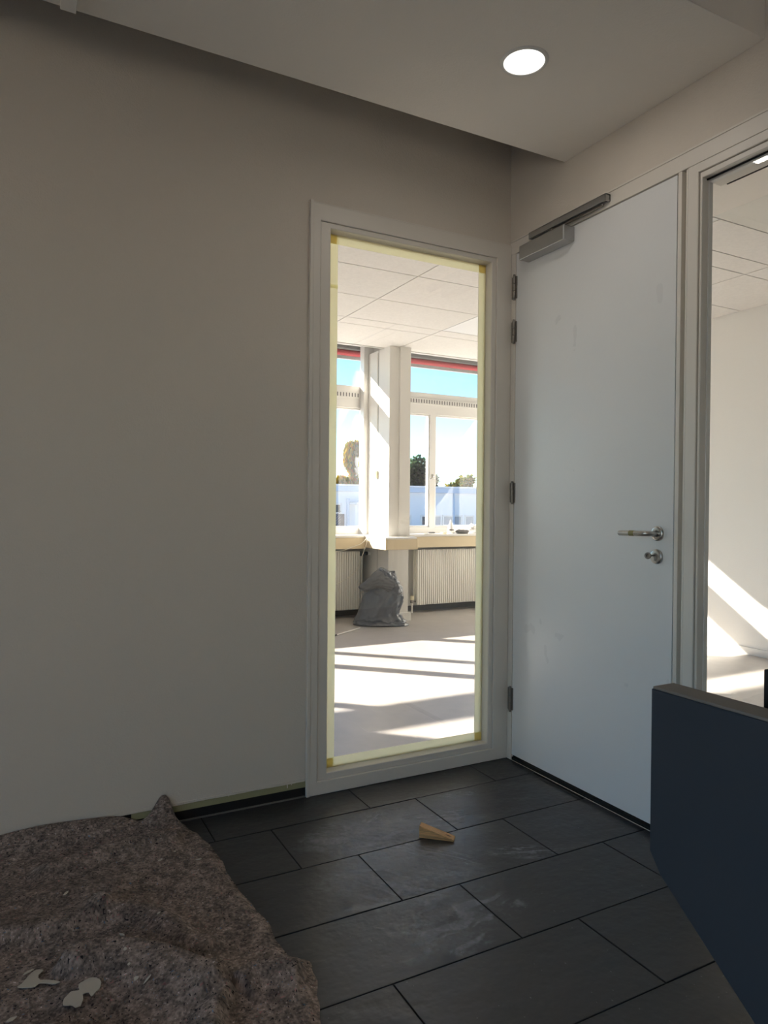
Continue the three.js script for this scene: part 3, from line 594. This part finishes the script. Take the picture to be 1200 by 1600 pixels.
// refuse bag by the column
{
  const b = thing('refuse_bag', 'crumpled grey plastic refuse bag leaning against the column', 'bag', [1.165, 0, -3.465]);
  const prof = [[974, 553, 641], [970, 554, 637], [966, 556, 632], [957, 561, 626], [945, 564, 629], [930, 568, 630], [922, 571, 630], [913, 574, 628], [905, 577, 623], [897, 582, 619], [891, 588, 612], [887, 592, 603], [885.5, 595, 600]];
  const ry = [0.884, 0.468], cy = [-0.468, 0.884], S = 160, T = 64, A = 128, pos = [], idx = [];
  const at = (t) => { const q = t * (prof.length - 1), i = Math.min(prof.length - 2, Math.floor(q)), f = q - i; return [0, 1, 2].map((k) => prof[i][k] + (prof[i + 1][k] - prof[i][k]) * f); };
  for (let j = 0; j <= T; j++) for (let i = 0; i <= A; i++) {
    const t = j / T, [py, l, r] = at(t), th = (i % A) / A * Math.PI * 2, c = (l + r) / 2, h = (974 - py) / S, half = (r - l) / 2 / S;
    const depth = 0.125 * Math.sqrt(clamp(1 - t * 0.85)) * (t < 0.06 ? 1.08 : 1);
    let k = 1;
    const cr = (a, q) => { const v = Math.abs(fbm(a, q, 3) - 0.5) * 2; return 1 - v; };
    const ph = th < Math.PI ? th : 2 * Math.PI - th;
    const side = sm(0.25, 0.8, Math.cos(th));
    k += 0.16 * (cr(ph * 1.1 + t * 1.5 + 3, t * 4.2 - ph * 0.8) ** 3 - 0.4) + 0.07 * (cr(ph * 2.6 + 8, t * 7 + ph) ** 4 - 0.3) * (1 - side);
    k += side * (0.36 * (cr(ph * 1.3 + 2, t * 15 + ph * 2) ** 2 - 0.4) + 0.08 * (cr(ph * 4, t * 24) ** 3 - 0.3));
    k = 1 + (k - 1) * sm(0, 0.06, t) * 1.2;
    const u = (c - 598) / S + Math.cos(th) * half * (1 + (k - 1) * 0.3), d = Math.sin(th) * depth * k;
    let x = ry[0] * u + cy[0] * d, z = ry[1] * u + cy[1] * d;
    if (x + 1.165 > 1.28 && z - 3.465 < -3.548) z = -3.548 + 3.465;
    pos.push(x, h + 0.002 + (t > 0.05 ? 0.012 * (cr(ph * 4, t * 8 + 5) - 0.6) : 0), z);
  }
  for (let j = 0; j < T; j++) for (let i = 0; i < A; i++) { const a = j * (A + 1) + i, c = a + A + 1; idx.push(a, a + 1, c, a + 1, c + 1, c); }
  const bottom = pos.length / 3; pos.push(0, 0.001, 0); for (let i = 0; i < A; i++) idx.push(bottom, i + 1, i);
  const topI = pos.length / 3; pos.push(pos[(T * (A + 1)) * 3], 0.555, pos[(T * (A + 1)) * 3 + 2]); for (let i = 0; i < A; i++) idx.push(topI, T * (A + 1) + i, T * (A + 1) + i + 1);
  const g = new THREE.BufferGeometry(); g.setAttribute('position', new THREE.Float32BufferAttribute(pos, 3)); g.setIndex(idx); let g2 = g; g2.deleteAttribute('uv'); g2.computeVertexNormals();
  g2.setAttribute('uv', new THREE.Float32BufferAttribute(new Float32Array(g2.attributes.position.count * 2), 2));
  mesh('bag_body', g2, M.bag, b);
  // loose collar folded over to the left
  const flap = (rows0) => {
    const K = 6, R0 = rows0.length, C0 = rows0[0].length, rows = [];
    const q3 = (p0, p1, p2, p3, t) => p1.map((_, m) => 0.5 * (2 * p1[m] + (p2[m] - p0[m]) * t + (2 * p0[m] - 5 * p1[m] + 4 * p2[m] - p3[m]) * t * t + (3 * p1[m] - p0[m] - 3 * p2[m] + p3[m]) * t * t * t));
    const along = (l, u) => { const i = Math.min(l.length - 2, Math.floor(u)), g = (n) => l[clamp(n, 0, l.length - 1)]; return q3(g(i - 1), g(i), g(i + 1), g(i + 2), u - i); };
    for (let j = 0; j <= (R0 - 1) * K; j++) { const row = []; for (let i = 0; i <= (C0 - 1) * K; i++) { const v = along(rows0.map((r) => along(r, i / K)), j / K); v[2] += 0.022 * (Math.abs(fbm(i * 0.16 + j * 0.1 + 3, j * 0.22 - i * 0.06, 3) - 0.5) * 2 - 0.2); row.push(v); } rows.push(row); }
    const p = [], ix = [], n = rows[0].length;
    for (const off of [0.004, 0]) for (const row of rows) for (const [px, py, d] of row) { const u = (px - 598) / S, dd = d + off; p.push(ry[0] * u + cy[0] * dd, (974 - py) / S, ry[1] * u + cy[1] * dd); }
    const N = rows.length * n;
    for (let j = 0; j + 1 < rows.length; j++) for (let i = 0; i + 1 < n; i++) { const a = j * n + i; ix.push(a, a + n, a + 1, a + 1, a + n, a + n + 1, N + a, N + a + 1, N + a + n, N + a + 1, N + a + n + 1, N + a + n); }
    const q = new THREE.BufferGeometry(); q.setAttribute('position', new THREE.Float32BufferAttribute(p, 3)); q.setAttribute('uv', new THREE.Float32BufferAttribute(new Float32Array(p.length / 3 * 2), 2)); q.setIndex(ix); q.computeVertexNormals(); return q;
  };
  mesh('collar', flap([
    [[594, 884.5, 0.03], [600, 887, 0.035], [607, 892, 0.04], [614, 897, 0.045], [622, 903, 0.04]],
    [[585, 891, 0.075], [592, 893, 0.085], [599, 897, 0.09], [607, 901, 0.09], [620, 908, 0.07]],
    [[574, 902, 0.10], [584, 904, 0.12], [593, 905, 0.125], [603, 908, 0.12], [616, 914, 0.09]],
    [[562, 912.5, 0.11], [576, 914, 0.13], [588, 912, 0.135], [600, 912.5, 0.13], [612, 919, 0.1]],
    [[569, 919, 0.10], [574, 922, 0.115], [583, 917, 0.118], [596, 915, 0.115], [608, 921, 0.095]],
  ]), M.bagDark, b);
  mesh('knot', flap([[[607, 890, -0.02], [613, 889.5, -0.03], [618.5, 889.5, -0.02]], [[609, 894, 0.03], [615, 894.5, 0.03], [620.5, 896, 0.01]], [[612, 899, 0.04], [617, 900, 0.04], [622, 902, 0.03]]]), M.bag, b);
}
{
  const s = thing('paint_stick', 'thin white stick with a dark tip on the classroom floor before the bag', 'stick', [0, 0, 0]);
  mesh('rod', tube([[0.53, 0.0065, -3.123], [0.7, 0.0065, -3.239], [0.88, 0.0065, -3.361]], 0.006, 8, 10), M.white, s);
  mesh('tip', tube([[0.5, 0.008, -3.103], [0.515, 0.008, -3.113], [0.532, 0.008, -3.1245]], 0.0075, 4, 10), M.black, s);
}
{
  const c = thing('pull_cord', 'pale blind cord with its cream cleat on the sunlit side of the column', 'cord', [1.292, 0, -3.835]);
  mesh('cord', tube([[0, 2.74, 0.0], [-0.002, 2.1, 0.002], [-0.004, 1.52, 0], [-0.003, 1.2, 0.002], [-0.003, 0.862, 0.004]], 0.0032, 30, 6), M.cable, c);
  mesh('cleat', [bx(-0.022, 0.004, 1.45, 1.53, -0.03, 0.018, 0.008, 2), bx(-0.03, -0.02, 1.475, 1.505, -0.055, -0.03, 0.004)], M.cream, c);
}
{
  const f = tag(mesh('loose_cable', [
    tube([[1.175, 0.85, -3.80], [1.16, 0.83, -3.80], [1.1, 0.78, -3.80], [1.0, 0.745, -3.81], [0.9, 0.71, -3.83], [0.78, 0.698, -3.9]], 0.004, 40, 6),
    tube([[1.17, 0.848, -3.79], [1.15, 0.78, -3.78], [1.11, 0.66, -3.79], [1.04, 0.5, -3.8], [0.93, 0.42, -3.81], [0.8, 0.36, -3.82], [0.7, 0.3, -3.83], [0.55, 0.12, -3.84], [0.45, 0.006, -3.86]], 0.003, 50, 6),
  ], M.cable), 'thin cream cable trailing from the sill corner down across the left radiator', 'cable');
}
// odds and ends on the right window sill
{
  const y = 0.863;
  const rag = (name, cx, cz, rx, ry, rz, mat, label, cat, seed) => {
    const g = new THREE.SphereGeometry(1, 40, 24), p = g.attributes.position;
    for (let i = 0; i < p.count; i++) { const a = p.getX(i), b = p.getY(i), c = p.getZ(i), k = 1 + 0.35 * (fbm(a * 2.4 + seed, b * 3 + c * 2.4, 3) - 0.5) + 0.2 * (Math.abs(fbm(a * 5 + c * 3, b * 5 + seed, 2) - 0.5) * 2 - 0.3); p.setXYZ(i, a * rx * k, Math.max(0, (b * 0.5 + 0.5) * 2 * ry * k * (b > -0.6 ? 1 : 0.3) - 0.1 * ry), c * rz * k); }
    g.computeVertexNormals(); const m = mesh(name, g, mat); m.position.set(cx, y, cz); return tag(m, label, cat);
  };
  rag('rag', 2.43, -3.93, 0.085, 0.024, 0.05, std({ color: lin(0.2, 0.19, 0.18), roughness: 0.9 }), 'crumpled grey rag at the front of the right window sill', 'rag', 3);
  rag('tissue', 2.62, -3.98, 0.09, 0.055, 0.06, M.white, 'bunched white cloth at the right end of the window sill', 'cloth', 9);
  const t = thing('paint_tub', 'small white cone-topped tub with a dark base band on the window sill', 'tub', [2.29, y, -3.96]);
  const body = new THREE.LatheGeometry([[0, 0.0], [0.04, 0], [0.042, 0.03], [0.036, 0.034]].map((p) => new THREE.Vector2(...p)), 28), cone = new THREE.LatheGeometry([[0.036, 0.05], [0.022, 0.1], [0.009, 0.13], [0.008, 0.15], [0, 0.151]].map((p) => new THREE.Vector2(...p)), 28), band = new THREE.LatheGeometry([[0.036, 0.034], [0.037, 0.036], [0.037, 0.049], [0.036, 0.05]].map((p) => new THREE.Vector2(...p)), 28);
  mesh('tub_body', body, M.white, t); mesh('cone_top', cone, M.white, t); mesh('dark_band', band, M.greyMetal, t);
  const sh = (x, z, w, d, a, l) => { const m = mesh('paper_sheet', bx(-w / 2, w / 2, 0, 0.004, -d / 2, d / 2, 0.0015), M.white); m.position.set(x, y, z); m.rotation.y = a; return tag(m, l, 'paper', 'papers on the right window sill'); };
  sh(2.02, -3.95, 0.2, 0.13, 0.2, 'white paper lying on the window sill beside the column'); 
  const sc = thing('filling_knife', 'small filling knife with a dark handle on the sill left of the window mullion', 'filling knife', [1.98, y + 0.005, -3.93], 0.3);
  mesh('blade', bx(-0.09, 0.0, 0, 0.003, -0.022, 0.022, 0.001), M.steel, sc); mesh('handle', bx(0, 0.1, 0, 0.016, -0.012, 0.012, 0.006, 2), M.greyMetal, sc);
  const tp = thing('tape_roll', 'small roll of tape lying flat on the sill below the window mullion', 'tape roll', [2.17, y, -3.92]);
  const tr = new THREE.LatheGeometry([[0.02, 0], [0.034, 0], [0.034, 0.018], [0.02, 0.018], [0.02, 0]].map((p) => new THREE.Vector2(...p)), 28); mesh('roll', tr, M.cream, tp);
}

// ---------------------------------------------------------------- outside
{
  struct(mesh('ground', bx(-120, 160, -1.5, -1.3, -160, ZF - 0.21), M.ground));
  struct(mesh('ground', bx(-120, 160, -1.6, -1.5, ZF - 0.21, 80), M.ground));
  const n = thing('school_building', 'long low classroom wing adjoining on the left, outside the picture', 'building', [0, 0, 0]);
  mesh('wall', bx(-20, XW - 0.21, -1.3, 3.4, ZF - 0.2, -0.11), M.render, n);
  mesh('roof_edge', bx(-20.3, XW - 0.61, 3.4, 3.75, ZF - 0.5, 0.2, 0.02), M.fasciaOut, n);
  const b = thing('school_building', 'low white flat-roofed building across the yard, with small windows', 'building', [0, 0, -38]);
  mesh('wall', bx(6, 40, -1.3, 2.06, -8, 0), M.render, b);
  mesh('roof_edge', [bx(5.6, 40.4, 2.06, 2.4, -8.4, 0.35, 0.02)], M.fasciaOut, b);
  mesh('roof_cap', [bx(5.5, 40.5, 2.4, 2.5, -8.5, 0.45, 0.02)], M.render, b);
  const win = (x0, x1, y0, y1, mat) => { const f = mesh('window', plate(x0 - 0.12, x1 + 0.12, y0 - 0.1, y1 + 0.12, [[x0, x1, y0, y1]], 0, 0.08, 0.01), M.white, b); mesh('pane', bx(x0, x1, y0, y1, 0.005, 0.03), mat, f); };
  win(15.3, 16.3, 0.74, 1.2, M.darkPane);
  for (const [a, c, m] of [[20.9, 21.4, M.darkPane], [22.35, 23.0, M.darkPane], [23.35, 23.8, M.palePane], [24.1, 24.75, M.palePane], [24.95, 25.5, M.palePane], [25.9, 26.5, M.palePane], [27.2, 27.9, M.palePane]]) win(a, c, -0.1, 0.45, m);
  const dr = mesh('shed_door', bx(15.3, 16.6, -1.3, 0.62, 0.0, 0.06, 0.01), std({ color: lin(0.12, 0.1, 0.12), roughness: 0.5 }), b);
  const st = []; for (let i = 0; i < 9; i++) { const g = bx(-0.5, 0.5, -0.03, 0.03, 0, 0.03); g.rotateZ(0.75); g.translate(15.95, -0.9 + i * 0.17, 0.06); st.push(g); }
  mesh('diagonal_slat', st, std({ color: lin(0.3, 0.26, 0.27), roughness: 0.6 }), dr);
  mesh('drainpipe', bx(24.83, 24.95, -1.3, 2.06, 0, 0.12, 0.03), M.fasciaOut, b);
  mesh('door_post', bx(16.75, 16.9, -1.3, 1.6, 0, 0.2, 0.02), M.fasciaOut, b);
  const aw = bx(0, 2.0, -0.07, 0.07, 0, 1.2, 0.02); aw.rotateZ(0.2); aw.translate(16.9, 1.28, 0); mesh('porch_roof', aw, M.white, b);
}
function leafMesh(name, spots, mat, parent) {
  // spots: [x, y, z, radius x, y, z, count, leaf length, droop]
  const p = [], n = [], c = [], cols = mat.userData.cols;
  for (const [cx, cy, cz, ax, ay, az, k, L, droop] of spots) for (let i = 0; i < k; i++) {
    const t = rr(0, 6.283), u = rr(-1, 1), q = Math.cbrt(rnd()), s = Math.sqrt(1 - u * u);
    const x = cx + Math.cos(t) * s * ax * q, y = cy + u * ay * q, z = cz + Math.sin(t) * s * az * q;
    const a = rr(0, 6.283), e = droop ? -1.2 + rr(-0.3, 0.3) : rr(-1, 1), d = [Math.cos(a) * Math.cos(e), Math.sin(e), Math.sin(a) * Math.cos(e)], w = [-Math.sin(a), 0, Math.cos(a)], l = L * rr(0.6, 1.3), h = l * (droop ? 0.16 : 0.32);
    const col = cols[Math.floor(rnd() * cols.length)], P = [[0, 0], [0.5, 1], [1, 0], [0.5, -1]].map(([f, g]) => [0, 1, 2].map((m) => [x, y, z][m] + d[m] * l * f + w[m] * h * g));
    const nn = new THREE.Vector3(...d).cross(new THREE.Vector3(...w)).normalize();
    for (const id of [0, 1, 2, 0, 2, 3]) { p.push(...P[id]); n.push(nn.x, nn.y, nn.z); c.push(...col); }
  }
  const g = new THREE.BufferGeometry();
  g.setAttribute('position', new THREE.Float32BufferAttribute(p, 3)); g.setAttribute('normal', new THREE.Float32BufferAttribute(n, 3)); g.setAttribute('color', new THREE.Float32BufferAttribute(c, 3));
  const m = mesh(name, g, mat, parent); m.userData.kind = 'stuff'; return m;
}
const foliage = (cols) => { const m = phy({ vertexColors: true, roughness: 0.8, side: THREE.DoubleSide, transmission: 0.55, thickness: 0 }); m.userData.cols = cols.map((c) => c.map((v) => Math.min(0.95, v * 1.7))); return m; };
{
  const yl = foliage([[0.55, 0.38, 0.0], [0.55, 0.24, 0.0], [0.34, 0.34, 0.01], [0.16, 0.24, 0.02], [0.52, 0.42, 0.01]]);
  const a = thing('weeping_tree', 'weeping tree with yellow autumn strands beyond the white building, left window', 'tree', [25.2, -1.3, -58]);
  mesh('trunk', tube([[1.6, 0, 0], [1.5, 3, 0], [1.7, 5.5, 0.2], [1.5, 8.3, 0]], 0.22, 20, 8), M.ground, a);
  leafMesh('foliage', [[1.25, 8.0, 0, 0.62, 0.75, 0.7, 1100, 0.6, 1], [0.85, 7.2, 0.3, 0.4, 0.9, 0.5, 520, 0.7, 1], [1.9, 8.2, 0, 0.5, 0.7, 0.6, 520, 0.6, 1], [1.35, 6.2, 0, 0.3, 0.9, 0.4, 320, 0.6, 1], [1.6, 5.4, 0, 0.35, 0.8, 0.4, 320, 0.6, 1], [2.6, 6.6, 0, 0.5, 1.5, 0.6, 130, 0.5, 1], [0.3, 4.4, 0, 1.1, 1.1, 0.8, 1400, 0.6, 1], [1.6, 4.2, 0, 1.0, 1.3, 0.8, 1300, 0.6, 1], [2.7, 4.2, 0.3, 0.5, 1.0, 0.6, 300, 0.5, 1], [-1.5, 4.1, 0, 1.2, 1.0, 0.9, 900, 0.6, 1]], yl, a);
  const bl = foliage([[0.07, 0.17, 0.1], [0.1, 0.22, 0.11], [0.06, 0.13, 0.1], [0.15, 0.27, 0.11]]);
  const b = thing('broad_tree', 'tall dark green tree beyond the white building, left of the window mullion', 'tree', [35, -1.3, -60]);
  mesh('trunk', tube([[0, 0, 0], [0.1, 3, 0], [0, 6, 0.1]], 0.25, 14, 8), M.ground, b);
  leafMesh('foliage', [[0.1, 6.1, 0, 1.2, 1.5, 1.2, 1700, 0.42, 0], [-1.0, 5.2, 0, 1.3, 1.6, 1.2, 1800, 0.42, 0], [1.2, 5.0, 0, 1.1, 1.4, 1.2, 1500, 0.42, 0], [0, 3.9, 0, 2.3, 1.3, 1.6, 2600, 0.45, 0]], bl, b);
  const yg = foliage([[0.35, 0.36, 0.04], [0.5, 0.42, 0.04], [0.16, 0.27, 0.05], [0.25, 0.34, 0.08]]);
  const c = thing('bushy_tree', 'low yellow-green tree top showing over the white roof, right window', 'tree', [40.2, -1.3, -60]);
  mesh('trunk', tube([[0, 0, 0], [0.1, 2, 0], [0, 4, 0.1]], 0.18, 12, 8), M.ground, c);
  leafMesh('foliage', [[0.5, 4.7, 0, 1.0, 0.9, 0.9, 1200, 0.4, 0], [-0.8, 4.2, 0, 0.9, 0.7, 0.8, 900, 0.4, 0], [1.3, 5.3, 0, 0.6, 0.5, 0.6, 300, 0.4, 0]], yg, c);
  const d = thing('dark_shrub', 'small dark green tree top just right of the window mullion over the white roof', 'tree', [37.6, -1.3, -66]);
  mesh('trunk', tube([[0, 0, 0], [0.1, 2, 0], [0, 4, 0.1]], 0.15, 12, 8), M.ground, d);
  leafMesh('foliage', [[0.0, 4.6, 0, 0.9, 0.8, 0.8, 900, 0.4, 0]], bl, d);
}

renderer.render(scene, camera);
